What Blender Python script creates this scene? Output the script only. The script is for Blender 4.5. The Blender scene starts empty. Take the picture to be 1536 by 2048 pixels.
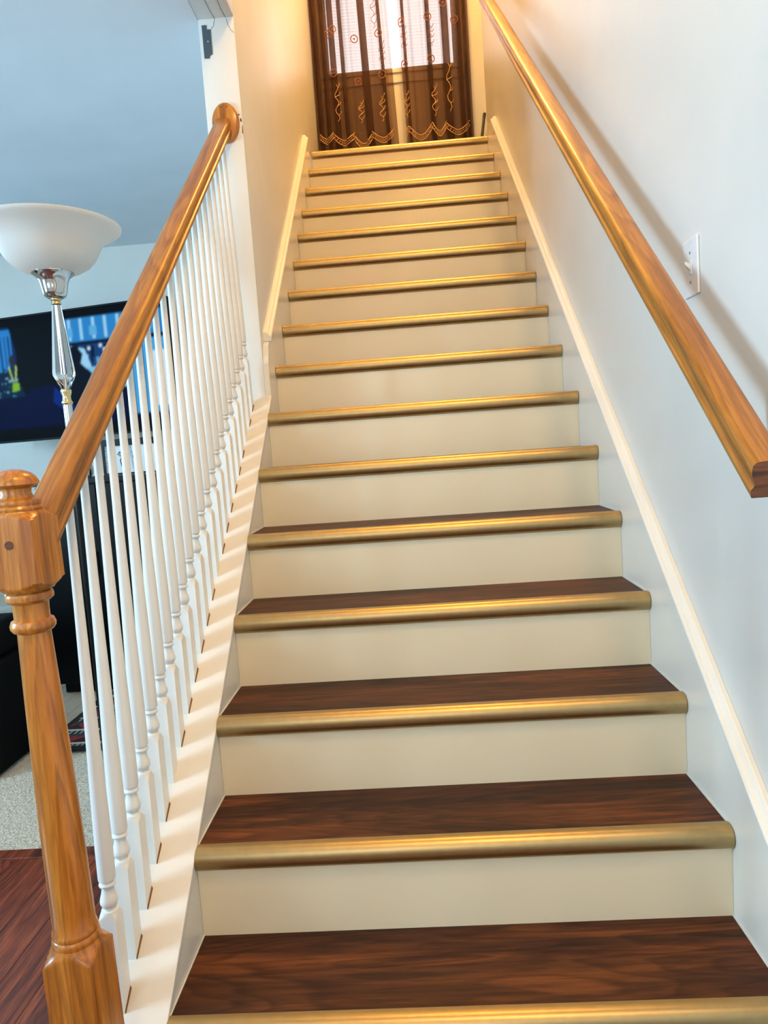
import bpy, bmesh, math, random
import numpy as np
from mathutils import Vector, Matrix

random.seed(7)
rng = np.random.default_rng(7)
SC = bpy.context.scene
COL = SC.collection

# ------------------------------------------------------------------ measures
RUN, RISE, W = 0.2286, 0.19106, 1.1018          # stair run, rise, clear width
SL = RISE / RUN                                  # slope
TH = math.atan(SL)
FLOOR = -RISE                                    # foyer and living room floor
CEIL = 2.545                                     # living room ceiling
JY = 1.478                                       # where the left stair wall begins
LAND = 15 * RISE                                 # upper landing
TOP = 5.30
BX = -0.086                                      # axis of balusters / rail / newel

# ------------------------------------------------------------------ camera
cd = bpy.data.cameras.new('camera')
cam = bpy.data.objects.new('camera', cd)
COL.objects.link(cam)
cam.location = (0.5093, -1.1234, 1.0055)
cam.rotation_mode = 'XYZ'
cam.rotation_euler = (1.4757, 0.0702, 0.0402)
cd.sensor_fit = 'VERTICAL'
cd.sensor_height = 36.0
cd.lens = 1397.797 / 2048.0 * 36.0
cd.clip_start = 0.05
SC.camera = cam

# ------------------------------------------------------------------ world, lights, exposure
world = bpy.data.worlds.new('world')
SC.world = world
world.use_nodes = True
bg = world.node_tree.nodes['Background']
bg.inputs['Color'].default_value = (0.86, 0.93, 1.0, 1)
bg.inputs['Strength'].default_value = 3.6

def area(name, loc, target, sx, sy, power, color):
    l = bpy.data.lights.new(name, 'AREA')
    l.shape = 'RECTANGLE'
    l.size, l.size_y = sx, sy
    l.energy = power
    l.color = color
    o = bpy.data.objects.new(name, l)
    COL.objects.link(o)
    o.location = loc
    o.rotation_euler = (Vector(target) - Vector(loc)).to_track_quat('-Z', 'Y').to_euler()
    return o

# daylight entering the living room window (left), the glazed front door and the upper window, plus two added fills
area('daylight_living_window', (-3.52, -0.60, 1.50), (0.4, 0.5, 1.0), 0.75, 1.35, 150, (0.43, 0.74, 1.0))
area('daylight_front_door', (0.25, -2.55, 1.35), (0.5, 1.0, 0.9), 0.8, 1.6, 17, (1.0, 0.94, 0.84))
area('added_front_fill', (-2.2, -2.55, 1.5), (-2.0, 3.0, 1.3), 1.4, 1.3, 22, (0.40, 0.74, 1.0))  # added cool fill to lift the ceiling and back wall; no window here
area('added_living_fill', (-3.30, 2.5, 1.6), (-0.8, 2.6, 0.9), 1.4, 1.2, 34, (0.40, 0.74, 1.0))  # added side fill for the back wall and carpet; the wall is closed here
area('daylight_upper_window', (0.62, 4.45, 4.35), (0.6, 2.0, 3.2), 0.8, 1.3, 25, (1.0, 0.95, 0.88))
def point(name, loc, power, color, r=0.12):
    l = bpy.data.lights.new(name, 'POINT')
    l.energy, l.color, l.shadow_soft_size = power, color, r
    o = bpy.data.objects.new(name, l)
    COL.objects.link(o)
    o.location = loc
point('foyer_ceiling_light', (0.98, -1.15, 3.9), 140, (1.0, 0.62, 0.24), 0.22)
point('upstairs_ceiling_light', (0.85, 3.0, 5.1), 120, (1.0, 0.55, 0.15), 0.15)

SC.view_settings.view_transform = 'Standard'
SC.view_settings.look = 'None'
SC.view_settings.exposure = 0.0
SC.view_settings.gamma = 1.0
SC.view_settings.use_curve_mapping = False

# ------------------------------------------------------------------ materials
def srgb(r, g, b):
    f = lambda c: c / 12.92 if c <= 0.04045 else ((c + 0.055) / 1.055) ** 2.4
    return (f(r / 255), f(g / 255), f(b / 255), 1)

class NT:
    def __init__(self, name):
        self.m = bpy.data.materials.new(name)
        self.m.use_nodes = True
        self.t = self.m.node_tree
        self.b = self.t.nodes['Principled BSDF']
    def n(self, typ, **kw):
        nd = self.t.nodes.new(typ)
        for k, v in kw.items():
            if k in nd.inputs.keys():
                nd.inputs[k].default_value = v
            else:
                setattr(nd, k, v)
        return nd
    def l(self, a, b):
        self.t.links.new(a, b)
    def coords(self, scale, rand=0.0, kind='Object'):
        tc = self.n('ShaderNodeTexCoord')
        mp = self.n('ShaderNodeMapping')
        mp.inputs['Scale'].default_value = scale
        self.l(tc.outputs[kind], mp.inputs['Vector'])
        if rand:
            oi = self.n('ShaderNodeObjectInfo')
            ml = self.n('ShaderNodeMath', operation='MULTIPLY')
            ml.inputs[1].default_value = rand
            self.l(oi.outputs['Random'], ml.inputs[0])
            cb = self.n('ShaderNodeCombineXYZ')
            for i in range(3):
                self.l(ml.outputs[0], cb.inputs[i])
            self.l(cb.outputs[0], mp.inputs['Location'])
        return mp.outputs['Vector']
    def noise(self, vec, scale, detail=4, rough=0.55, dist=0.0):
        nd = self.n('ShaderNodeTexNoise')
        nd.inputs['Scale'].default_value = scale
        nd.inputs['Detail'].default_value = detail
        nd.inputs['Roughness'].default_value = rough
        nd.inputs['Distortion'].default_value = dist
        self.l(vec, nd.inputs['Vector'])
        return nd.outputs['Fac']
    def ramp(self, fac, stops):
        r = self.n('ShaderNodeValToRGB')
        el = r.color_ramp.elements
        while len(el) < len(stops):
            el.new(0.5)
        for e, (p, c) in zip(el, stops):
            e.position, e.color = p, c
        self.l(fac, r.inputs['Fac'])
        return r.outputs['Color']
    def mix(self, fac, a, b, mode='MIX'):
        m = self.n('ShaderNodeMix', data_type='RGBA', blend_type=mode)
        for s, v in ((0, fac), (6, a), (7, b)):
            if isinstance(v, (int, float, tuple)):
                m.inputs[s].default_value = v
            else:
                self.l(v, m.inputs[s])
        return m.outputs[2]
    def bump(self, h, strength, dist=0.002):
        b = self.n('ShaderNodeBump')
        b.inputs['Strength'].default_value = strength
        b.inputs['Distance'].default_value = dist
        self.l(h, b.inputs['Height'])
        self.l(b.outputs['Normal'], self.b.inputs['Normal'])
    def set(self, **kw):
        for k, v in kw.items():
            self.b.inputs[k.replace('_', ' ')].default_value = v
        return self

def paint(name, rgb, rough=0.5, spec=0.4, var=0.03):
    k = NT(name)
    v = k.coords((1, 1, 1))
    nz = k.noise(v, 3.0, 5)
    c = srgb(*rgb)
    d = tuple(x * (1 - var * 2) for x in c[:3]) + (1,)
    k.l(k.ramp(nz, [(0.3, d), (0.7, c)]), k.b.inputs['Base Color'])
    k.bump(k.noise(v, 160.0, 2), 0.06, 0.001)
    k.set(Roughness=rough)
    k.b.inputs['Specular IOR Level'].default_value = spec
    return k.m

def wood(name, light, mid, dark, scale, rough=0.3, rand=0.0, pores=0.5, coat=0.0, rings=5.0, amount=0.55, spec=0.5):
    """grain runs along the axis with the smallest scale"""
    k = NT(name)
    v = k.coords(scale, rand)
    base = k.noise(v, 1.0, 6, 0.6, 0.6)
    c1 = k.ramp(base, [(0.28, srgb(*dark)), (0.5, srgb(*mid)), (0.74, srgb(*light))])
    # cathedral figure: rings read off a slow noise field
    ml = k.n('ShaderNodeMath', operation='MULTIPLY')
    k.l(k.noise(v, 0.45, 2, 0.4, 0.3), ml.inputs[0])
    ml.inputs[1].default_value = rings * 4
    fr = k.n('ShaderNodeMath', operation='FRACT')
    k.l(ml.outputs[0], fr.inputs[0])
    rg = k.ramp(fr.outputs[0], [(0.0, (1, 1, 1, 1)), (0.55, (.78, .72, .66, 1)), (0.85, (.42, .34, .28, 1)), (1.0, (1, 1, 1, 1))])
    c2 = k.mix(amount, c1, rg, 'MULTIPLY')
    sc2 = tuple(s * 6 for s in scale)
    v2 = k.coords(sc2, rand)
    pr = k.noise(v2, 1.0, 3, 0.6)
    pc = k.ramp(pr, [(0.38, (.45, .40, .36, 1)), (0.55, (1, 1, 1, 1))])
    c3 = k.mix(pores, c2, pc, 'MULTIPLY')
    k.l(c3, k.b.inputs['Base Color'])
    k.bump(pr, 0.12, 0.0008)
    k.set(Roughness=rough)
    k.b.inputs['Specular IOR Level'].default_value = spec
    k.b.inputs['Coat Weight'].default_value = coat
    k.b.inputs['Coat Roughness'].default_value = 0.15
    return k.m

def plain(name, rgb, rough=0.5, metal=0.0, spec=0.5):
    k = NT(name)
    v = k.coords((1, 1, 1))
    nz = k.noise(v, 40.0, 3)
    c = srgb(*rgb)
    d = tuple(x * 0.93 for x in c[:3]) + (1,)
    k.l(k.ramp(nz, [(0.35, d), (0.65, c)]), k.b.inputs['Base Color'])
    k.set(Roughness=rough, Metallic=metal)
    k.b.inputs['Specular IOR Level'].default_value = spec
    return k.m

def attr_mat(name, emit=0.0, rough=0.6):
    k = NT(name)
    a = k.n('ShaderNodeAttribute', attribute_name='Col')
    if emit:
        k.set(Roughness=0.45)
        k.b.inputs['Specular IOR Level'].default_value = 0.02
        k.b.inputs['Base Color'].default_value = (0.004, 0.004, 0.005, 1)
        k.l(a.outputs['Color'], k.b.inputs['Emission Color'])
        k.b.inputs['Emission Strength'].default_value = emit
    else:
        k.l(a.outputs['Color'], k.b.inputs['Base Color'])
        k.set(Roughness=rough)
    return k.m

M = {}
M['wall'] = paint('wall_paint', (228, 224, 216), 0.38, 0.45)
M['ceil'] = paint('ceiling_paint', (232, 236, 240), 0.8, 0.2)
M['trim'] = paint('white_gloss_trim', (236, 230, 218), 0.32, 0.5, 0.04)
M['riser'] = paint('cream_riser_paint', (234, 220, 190), 0.30, 0.5)
M['cap'] = paint('cap_board_paint', (226, 220, 210), 0.4, 0.4, 0.05)
M['bal'] = paint('white_baluster_paint', (238, 236, 230), 0.30, 0.5, 0.02)
M['oak_y'] = wood('honey_oak_rail', (194, 136, 54), (174, 112, 34), (126, 76, 16), (26, 1.6, 26), 0.38, 0.0, 0.45, 0.12, 3.0)
M['oak_z'] = wood('honey_oak_newel', (218, 152, 66), (196, 120, 36), (146, 82, 16), (30, 30, 1.8), 0.30, 0.0, 0.45, 0.25, 3.0)
M['oak_end'] = wood('oak_end_grain', (150, 96, 48), (112, 66, 32), (66, 36, 18), (4, 4, 60), 0.5, 0.0, 0.6, 0.0, 3.0)
M['tread'] = wood('brown_vinyl_plank', (136, 74, 32), (80, 41, 19), (36, 18, 10), (1.5, 16, 30), 0.5, 9.0, 0.7, 0.0, 6.0, 0.75, 0.25)
M['plank'] = wood('red_oak_floor', (176, 88, 48), (126, 56, 30), (54, 21, 12), (24, 1.5, 24), 0.34, 9.0, 0.8, 0.1, 8.0, 0.85)
M['gold'] = plain('bronze_gold_nosing', (182, 158, 112), 0.38, 1.0)
M['caulk'] = plain('white_caulk', (226, 224, 216), 0.6)
M['glue'] = plain('brown_glue_line', (128, 84, 40), 0.7)
M['black'] = plain('black_lacquer', (7, 8, 9), 0.3, 0.0, 0.2)
M['blackfab'] = plain('black_upholstery', (7, 7, 8), 0.8, 0.0, 0.1)
M['bezel'] = plain('black_tv_plastic', (6, 7, 9), 0.45, 0.0, 0.15)
M['chrome'] = plain('polished_chrome', (205, 200, 196), 0.08, 1.0)
M['brass'] = plain('pale_brass', (214, 190, 140), 0.2, 1.0)
M['switch'] = plain('white_switch_plastic', (228, 228, 230), 0.35)
M['screw'] = plain('painted_screw', (150, 150, 155), 0.4)
M['plate'] = plain('bare_grey_metal', (70, 86, 94), 0.6, 0.0)
M['white_dot'] = plain('white_screw_head', (235, 238, 238), 0.5)
M['dark'] = plain('dark_gap', (62, 52, 40), 0.8)
M['crack'] = plain('paint_crack', (108, 100, 92), 0.9)
M['beige'] = plain('beige_fabric', (172, 166, 154), 0.9)
M['rod'] = plain('dark_rod', (30, 28, 26), 0.5)
M['sash'] = plain('window_sash_white', (232, 230, 224), 0.45)
M['blind'] = plain('white_blind_slat', (240, 240, 240), 0.5)
M['embroid'] = plain('brown_embroidery_thread', (120, 66, 44), 0.8)
M['embroid_gold'] = plain('gold_embroidery_thread', (196, 150, 92), 0.7)
M['paper'] = attr_mat('print_paper')
M['vase'] = attr_mat('black_white_glaze', 0, 0.3)
M['rug'] = attr_mat('woven_rug', 0, 0.95)
M['screen'] = attr_mat('tv_screen', 1.0)

def mk_carpet():
    k = NT('beige_carpet')
    v = k.coords((1, 1, 1))
    nz = k.noise(v, 260.0, 3, 0.7)
    k.l(k.ramp(nz, [(0.3, srgb(150, 138, 120)), (0.7, srgb(208, 198, 180))]), k.b.inputs['Base Color'])
    k.bump(nz, 0.5, 0.004)
    k.set(Roughness=0.95)
    return k.m
M['carpet'] = mk_carpet()

def mk_shade():
    k = NT('frosted_glass_shade')
    k.l(k.ramp(k.noise(k.coords((1, 1, 1)), 6.0, 2), [(0.3, srgb(240, 236, 230)), (0.7, srgb(248, 245, 240))]), k.b.inputs['Base Color'])
    k.set(Roughness=0.35)
    tr = k.n('ShaderNodeBsdfTranslucent')
    tr.inputs['Color'].default_value = srgb(240, 234, 226)
    mx = k.n('ShaderNodeMixShader')
    mx.inputs['Fac'].default_value = 0.55
    out = k.t.nodes['Material Output']
    k.l(k.b.outputs[0], mx.inputs[1]); k.l(tr.outputs[0], mx.inputs[2])
    k.l(mx.outputs[0], out.inputs['Surface'])
    return k.m
M['shade'] = mk_shade()

def mk_glass(name, rough=0.0, ior=1.5):
    k = NT(name)
    k.b.inputs['Transmission Weight'].default_value = 1.0
    k.b.inputs['IOR'].default_value = ior
    v = k.coords((1, 1, 1))
    k.l(k.ramp(k.noise(v, 5.0, 1), [(0.0, (0.97, 0.98, 1, 1)), (1.0, (1, 1, 1, 1))]), k.b.inputs['Base Color'])
    k.set(Roughness=rough)
    return k.m
M['crystal'] = mk_glass('cut_crystal', 0.02, 1.52)
def mk_pane():
    k = NT('window_pane')
    tr = k.n('ShaderNodeBsdfTransparent')
    gl = k.n('ShaderNodeBsdfGlossy'); gl.inputs['Roughness'].default_value = 0.02
    fr = k.n('ShaderNodeFresnel')
    mx = k.n('ShaderNodeMixShader')
    k.l(fr.outputs[0], mx.inputs[0]); k.l(tr.outputs[0], mx.inputs[1]); k.l(gl.outputs[0], mx.inputs[2])
    k.l(mx.outputs[0], k.t.nodes['Material Output'].inputs['Surface'])
    return k.m
M['pane'] = mk_pane()

def mk_curtain():
    k = NT('sheer_brown_curtain')
    out = k.t.nodes['Material Output']
    v = k.coords((1, 1, 1))
    nz = k.noise(v, 14.0, 3)
    col = k.ramp(nz, [(0.3, srgb(66, 36, 20)), (0.7, srgb(86, 48, 28))])
    k.l(col, k.b.inputs['Base Color'])
    k.set(Roughness=0.75)
    tl = k.n('ShaderNodeBsdfTranslucent'); k.l(col, tl.inputs['Color'])
    m1 = k.n('ShaderNodeMixShader'); m1.inputs[0].default_value = 0.45
    k.l(k.b.outputs[0], m1.inputs[1]); k.l(tl.outputs[0], m1.inputs[2])
    tp = k.n('ShaderNodeBsdfTransparent'); tp.inputs['Color'].default_value = srgb(240, 222, 212)
    m2 = k.n('ShaderNodeMixShader')
    # edge-on cloth hides more: the weave closes as it turns away
    lw = k.n('ShaderNodeLayerWeight'); lw.inputs['Blend'].default_value = 0.45
    rp = k.n('ShaderNodeMapRange')
    rp.inputs['From Min'].default_value = 0.0; rp.inputs['From Max'].default_value = 0.8
    rp.inputs['To Min'].default_value = 0.58; rp.inputs['To Max'].default_value = 0.96
    k.l(lw.outputs['Facing'], rp.inputs['Value'])
    k.l(rp.outputs[0], m2.inputs[0]); k.l(tp.outputs[0], m2.inputs[1]); k.l(m1.outputs[0], m2.inputs[2])
    k.l(m2.outputs[0], out.inputs['Surface'])
    return k.m
M['curtain'] = mk_curtain()

# ------------------------------------------------------------------ mesh helpers
class MB:
    def __init__(self):
        self.v, self.f = [], []
    def add(self, verts, faces):
        o = len(self.v)
        self.v += [tuple(p) for p in verts]
        self.f += [tuple(i + o for i in q) for q in faces]
        return self
    def box(self, x0, x1, y0, y1, z0, z1):
        return self.add([(x0,y0,z0),(x1,y0,z0),(x1,y1,z0),(x0,y1,z0),(x0,y0,z1),(x1,y0,z1),(x1,y1,z1),(x0,y1,z1)],
                        [(0,3,2,1),(4,5,6,7),(0,1,5,4),(1,2,6,5),(2,3,7,6),(3,0,4,7)])
    def prism_x(self, prof, x0, x1):          # prof: (y,z) polygon, extruded along x
        n = len(prof)
        vs = [(x0, y, z) for y, z in prof] + [(x1, y, z) for y, z in prof]
        fs = [tuple(range(n)), tuple(range(2*n-1, n-1, -1))]
        fs += [(i, i+n, (i+1) % n + n, (i+1) % n) for i in range(n)]
        return self.add(vs, fs)
    def prism_y(self, prof, y0, y1, shear=0.0):   # prof: (x,z)
        n = len(prof)
        vs = [(x, y0 + z*shear, z) for x, z in prof] + [(x, y1 + z*shear, z) for x, z in prof]
        fs = [tuple(range(n-1, -1, -1)), tuple(range(n, 2*n))]
        fs += [(i, (i+1) % n, (i+1) % n + n, i+n) for i in range(n)]
        return self.add(vs, fs)
    def lathe(self, prof, seg=24, cx=0, cy=0, cap=True):   # prof: (r,z)
        o = len(self.v)
        for r, z in prof:
            for i in range(seg):
                a = 2*math.pi*i/seg
                self.v.append((cx + r*math.cos(a), cy + r*math.sin(a), z))
        for j in range(len(prof)-1):
            for i in range(seg):
                k = (i+1) % seg
                self.f.append((o+j*seg+i, o+j*seg+k, o+(j+1)*seg+k, o+(j+1)*seg+i))
        if cap:
            self.f.append(tuple(o+i for i in range(seg-1, -1, -1)))
            self.f.append(tuple(o+(len(prof)-1)*seg+i for i in range(seg)))
        return self
    def ribbon(self, pts, w, nrm=(0, -1, 0), t=0.001, closed=False):
        """flat thread following 3-D points, a rod with rectangular section"""
        n = len(pts)
        N = Vector(nrm).normalized()
        ring = []
        P = [Vector(p) for p in pts]
        for i in range(n):
            a = P[(i-1) % n] if (closed or i > 0) else P[i]
            b = P[(i+1) % n] if (closed or i < n-1) else P[i]
            d = (b - a)
            if d.length < 1e-9: d = Vector((1, 0, 0))
            s = d.normalized().cross(N)
            if s.length < 1e-6: s = Vector((1, 0, 0))
            s = s.normalized() * (w/2)
            ring.append([P[i]-s, P[i]+s, P[i]+s+N*t, P[i]-s+N*t])
        o = len(self.v)
        for r in ring:
            self.v += [tuple(q) for q in r]
        m = n if closed else n-1
        for i in range(m):
            a, b = o+4*i, o+4*((i+1) % n)
            for j in range(4):
                self.f.append((a+j, a+(j+1) % 4, b+(j+1) % 4, b+j))
        return self
    def tube(self, p0, p1, r, seg=10):
        p0, p1 = Vector(p0), Vector(p1)
        d = (p1-p0).normalized()
        u = d.orthogonal().normalized(); w = d.cross(u)
        o = len(self.v)
        for p in (p0, p1):
            for i in range(seg):
                a = 2*math.pi*i/seg
                self.v.append(tuple(p + u*r*math.cos(a) + w*r*math.sin(a)))
        for i in range(seg):
            k = (i+1) % seg
            self.f.append((o+i, o+k, o+seg+k, o+seg+i))
        self.f.append(tuple(o+i for i in range(seg-1, -1, -1)))
        self.f.append(tuple(o+seg+i for i in range(seg)))
        return self
    def mesh(self, name, mat, bevel=0.0, smooth=None, segs=2):
        me = bpy.data.meshes.new(name)
        me.from_pydata(self.v, [], self.f)
        bm = bmesh.new(); bm.from_mesh(me)
        bmesh.ops.recalc_face_normals(bm, faces=bm.faces)
        if bevel > 0:
            es = [e for e in bm.edges if len(e.link_faces) == 2 and e.calc_face_angle(0) > 0.5]
            bmesh.ops.bevel(bm, geom=es, offset=bevel, segments=segs, affect='EDGES', profile=0.5, clamp_overlap=True)
        bm.to_mesh(me); bm.free()
        if smooth is not None:
            me.polygons.foreach_set('use_smooth', [True]*len(me.polygons))
            try:
                me.set_sharp_from_angle(angle=math.radians(smooth))
            except Exception:
                pass
        me.materials.append(mat)
        return me
    def obj(self, name, mat, parent=None, **kw):
        return link(name, self.mesh(name, mat, **kw), parent)

def link(name, me, parent=None, loc=None):
    o = bpy.data.objects.new(name, me)
    COL.objects.link(o)
    if parent is not None:
        o.parent = parent
        if parent.location.length and loc is None and me is not None:
            o.matrix_parent_inverse = Matrix.Translation(-parent.location)
    if loc is not None:
        o.location = loc
    return o

def thing(name, label, cat, loc=(0, 0, 0), group=None):
    o = bpy.data.objects.new(name, None)
    COL.objects.link(o)
    o.location = loc
    o.empty_display_size = 0.1
    o['label'], o['category'] = label, cat
    if group: o['group'] = group
    return o
def tag(o, label, cat, group=None):
    o['label'], o['category'] = label, cat
    if group: o['group'] = group
    return o
def struct(o, label=None, cat=None):
    o['kind'] = 'structure'
    if label: o['label'] = label
    if cat: o['category'] = cat
    return o

def canvas_mesh(name, w, h, img, mat, thick=0.0):
    """flat grid in local x (right), z (up) facing -y, with colours painted per vertex. img: (rows from top, cols, 3) linear"""
    R, Cn = img.shape[:2]
    xs = np.linspace(0, w, Cn); zs = np.linspace(h, 0, R)
    X, Z = np.meshgrid(xs, zs)
    V = np.stack([X.ravel(), np.zeros(R*Cn), Z.ravel()], 1)
    idx = np.arange(R*Cn).reshape(R, Cn)
    F = np.stack([idx[1:, :-1].ravel(), idx[1:, 1:].ravel(), idx[:-1, 1:].ravel(), idx[:-1, :-1].ravel()], 1)
    me = bpy.data.meshes.new(name)
    me.from_pydata(V.tolist(), [], F.tolist())
    a = me.color_attributes.new('Col', 'FLOAT_COLOR', 'POINT')
    c = np.ones((R*Cn, 4), np.float32); c[:, :3] = img.reshape(-1, 3)
    a.data.foreach_set('color', c.ravel())
    me.materials.append(mat)
    return me

def lin(rgb):
    return np.array(srgb(*rgb)[:3])
def poly_mask(R, Cn, pts, asp=1.0):
    yy, xx = np.mgrid[0:R, 0:Cn]
    x = xx/(Cn-1); y = yy/(R-1)
    m = np.zeros((R, Cn), bool)
    n = len(pts)
    for i in range(n):
        x0, y0 = pts[i]; x1, y1 = pts[(i+1) % n]
        if y0 == y1: continue
        c = ((y0 > y) != (y1 > y)) & (x < (x1-x0)*(y-y0)/(y1-y0)+x0)
        m ^= c
    return m
def blur(im, n=1):
    for _ in range(n):
        p = np.pad(im, ((1,1),(1,1),(0,0)), mode='edge')
        im = (p[1:-1,1:-1]*2 + p[:-2,1:-1] + p[2:,1:-1] + p[1:-1,:-2] + p[1:-1,2:])/6
    return im

# ------------------------------------------------------------------ room shell
struct(MB().box(W+0.018, W+0.168, -2.75, 3.585, FLOOR-0.1, TOP).obj('wall_right', M['wall'], bevel=0.004, smooth=40))
# left wall of the stair run: begins at the jamb, goes up to the second floor
wl = struct(MB().prism_x([(JY, FLOOR-0.1), (4.16, FLOOR-0.1), (4.16, TOP), (JY, TOP)], -0.148, -0.020).obj('wall_left', M['wall'], bevel=0.003, smooth=40))
struct(MB().box(-0.148, -0.020, -2.6, JY, CEIL, TOP).obj('wall_left_upper', M['wall'], bevel=0.003, smooth=40))
# knee wall under the balustrade
KZ = -0.018
def zc(y, off): return SL*y + off
struct(MB().prism_x([(-0.046, FLOOR-0.05), (JY, FLOOR-0.05), (JY, zc(JY, KZ-0.024)), (-0.046, zc(-0.046, KZ-0.024))], -0.140, -0.020).obj('wall_left_knee', M['wall']))
# upper back wall with the window opening
WX0, WX1, WZ0, WZ1, BY = 0.055, 1.02, 3.66, 5.02, 4.16
struct(MB().box(-0.3, WX0, BY, BY+0.14, LAND-0.1, TOP).box(WX1, 2.6, BY, BY+0.14, LAND-0.1, TOP)
       .box(WX0, WX1, BY, BY+0.14, LAND-0.1, WZ0).box(WX0, WX1, BY, BY+0.14, WZ1, TOP).obj('wall_back_upper', M['wall']))
struct(MB().box(W+0.168, 2.6, 3.445, 3.585, LAND-0.1, TOP).obj('wall_hall', M['wall']))
struct(MB().box(2.46, 2.6, 3.585, BY, LAND-0.1, TOP).obj('wall_hall_end', M['wall']))
struct(MB().box(-0.148, W+0.168, -2.75, BY+0.14, TOP, TOP+0.1).box(W+0.168, 2.6, 3.445, BY+0.14, TOP, TOP+0.1).obj('ceiling_upper', M['ceil']))
struct(MB().box(-3.5, -0.148, -2.6, 3.93, CEIL, CEIL+0.25).obj('ceiling', M['ceil']))
struct(MB().box(-3.5, -0.148, 3.93, 4.07, FLOOR-0.1, CEIL+0.25).obj('wall_back', M['wall']))
# living room left wall with a window opening at y -1.1..-0.1
struct(MB().box(-3.5, -3.38, -2.6, -1.15, FLOOR-0.1, CEIL).box(-3.5, -3.38, -0.05, 3.93, FLOOR-0.1, CEIL)
       .box(-3.5, -3.38, -1.15, -0.05, FLOOR-0.1, 0.72).box(-3.5, -3.38, -1.15, -0.05, 2.18, CEIL).obj('wall_living', M['wall']))
struct(MB().box(-3.5, -0.148, -2.75, -2.6, FLOOR-0.1, CEIL).box(-0.148, W+0.168, -2.75, -2.6, FLOOR-0.1, TOP).obj('wall_front', M['wall']))
struct(MB().box(-3.5, W+0.018, -2.6, 3.93, FLOOR-0.1, FLOOR-0.012).obj('floor', M['plank']))
struct(MB().box(-0.02, 2.46, 15*RUN+0.30, BY, LAND-0.25, LAND).obj('floor_landing', M['tread']))

# foyer planks, one board each
fl = bpy.data.objects['floor']
pm = {}
PWID, CY = 0.105, 0.935
x = -3.38
col = 0
while x < W+0.018 - 0.01:
    x1 = min(x + PWID, W+0.018)
    y = -2.6
    first = 0.5 + 0.9*((col*0.37) % 1)
    while y < CY-0.055:
        L = first if y == -2.6 else 1.35
        y1 = min(y+L, CY-0.05)
        if CY-0.05 - y1 < 0.15: y1 = CY-0.05
        if x1 > -3.4:
            key = (round(x1-x, 3), round(y1-y, 3))
            if key not in pm:
                pm[key] = MB().box(0.0006, x1-x-0.0006, 0.0006, y1-y-0.0006, 0, 0.012).mesh('plank', M['plank'], bevel=0.0012, segs=1)
            if not (x > -0.03 and y1 > 0.1 and y > 0):
                link('plank', pm[key], fl, (x, y, FLOOR-0.012))
        y = y1
    x = x1; col += 1
strip = MB().box(-3.38, -0.142, CY-0.05, CY, FLOOR-0.012, FLOOR+0.003).obj('threshold_strip', M['plank'], fl, bevel=0.002)

# carpet, tufts as real relief
def carpet():
    nx, ny = 380, 270
    xs = np.concatenate([np.linspace(-3.37, -1.75, 30)[:-1], np.linspace(-1.75, -0.142, nx)])
    ys = np.concatenate([np.linspace(CY, 2.1, ny), np.linspace(2.1, 3.93, 30)[1:]])
    X, Y = np.meshgrid(xs, ys)
    Z = FLOOR - 0.002 + rng.random(X.shape)*0.0045
    V = np.stack([X.ravel(), Y.ravel(), Z.ravel()], 1)
    R, Cn = X.shape
    idx = np.arange(R*Cn).reshape(R, Cn)
    F = np.stack([idx[:-1,:-1].ravel(), idx[:-1,1:].ravel(), idx[1:,1:].ravel(), idx[1:,:-1].ravel()], 1)
    me = bpy.data.meshes.new('carpet')
    me.from_pydata(V.tolist(), [], F.tolist())
    me.materials.append(M['carpet'])
    o = link('carpet', me)
    o['kind'] = 'stuff'; o['label'] = 'cream cut pile carpet beyond the red wood floor'; o['category'] = 'carpet'
carpet()
# baseboard of the living room back wall
struct(MB().box(-3.38, -0.148, 3.915, 3.93, FLOOR, FLOOR+0.09).obj('baseboard_back', M['trim'], bevel=0.003))

# cracks in the paint of the header and the jamb
ck = MB().ribbon([(-0.0513, 1.30, CEIL-0.0005), (-0.0505, 1.38, CEIL-0.0005), (-0.052, 1.435, CEIL-0.0005), (-0.0484, 1.477, CEIL-0.0005)], 0.0016, (0, 0, -1), 0.0006)
ck.ribbon([(-0.0468, JY, 2.5405), (-0.0402, JY, 2.5149), (-0.0325, JY, 2.50), (-0.0226, JY, 2.4915)], 0.0013, (0, -1, 0), 0.0006)
ck.ribbon([(-0.088, JY, 2.544), (-0.094, JY, 2.52), (-0.104, JY, 2.511)], 0.0011, (0, -1, 0), 0.0006)
ck.ribbon([(-0.093, 1.36, CEIL-0.0005), (-0.0915, 1.44, CEIL-0.0005), (-0.088, 1.477, CEIL-0.0005)], 0.001, (0, 0, -1), 0.0006)
ck.obj('paint_crack', M['crack'], wl)
chip = MB()
for pts in ([(-0.0222, 2.1765), (-0.013, 2.1774), (-0.0146, 2.1501), (-0.0236, 2.1509)],
            [(-0.028, 2.200), (-0.0235, 2.203), (-0.022, 2.190), (-0.027, 2.192)],
            [(-0.036, 2.215), (-0.029, 2.218), (-0.028, 2.214), (-0.035, 2.211)]):
    pts = [(min(a, -0.0205), b) for a, b in pts]
    n = len(pts)
    chip.add([(a, JY-0.0008, b) for a, b in pts] + [(a, JY+0.001, b) for a, b in pts],
             [tuple(range(n)), tuple(range(2*n-1, n-1, -1))] + [(i, i+n, (i+1) % n+n, (i+1) % n) for i in range(n)])
chip.obj('paint_chip', M['dark'], wl)

# ------------------------------------------------------------------ skirt boards and trims
YE = 3.22
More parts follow.
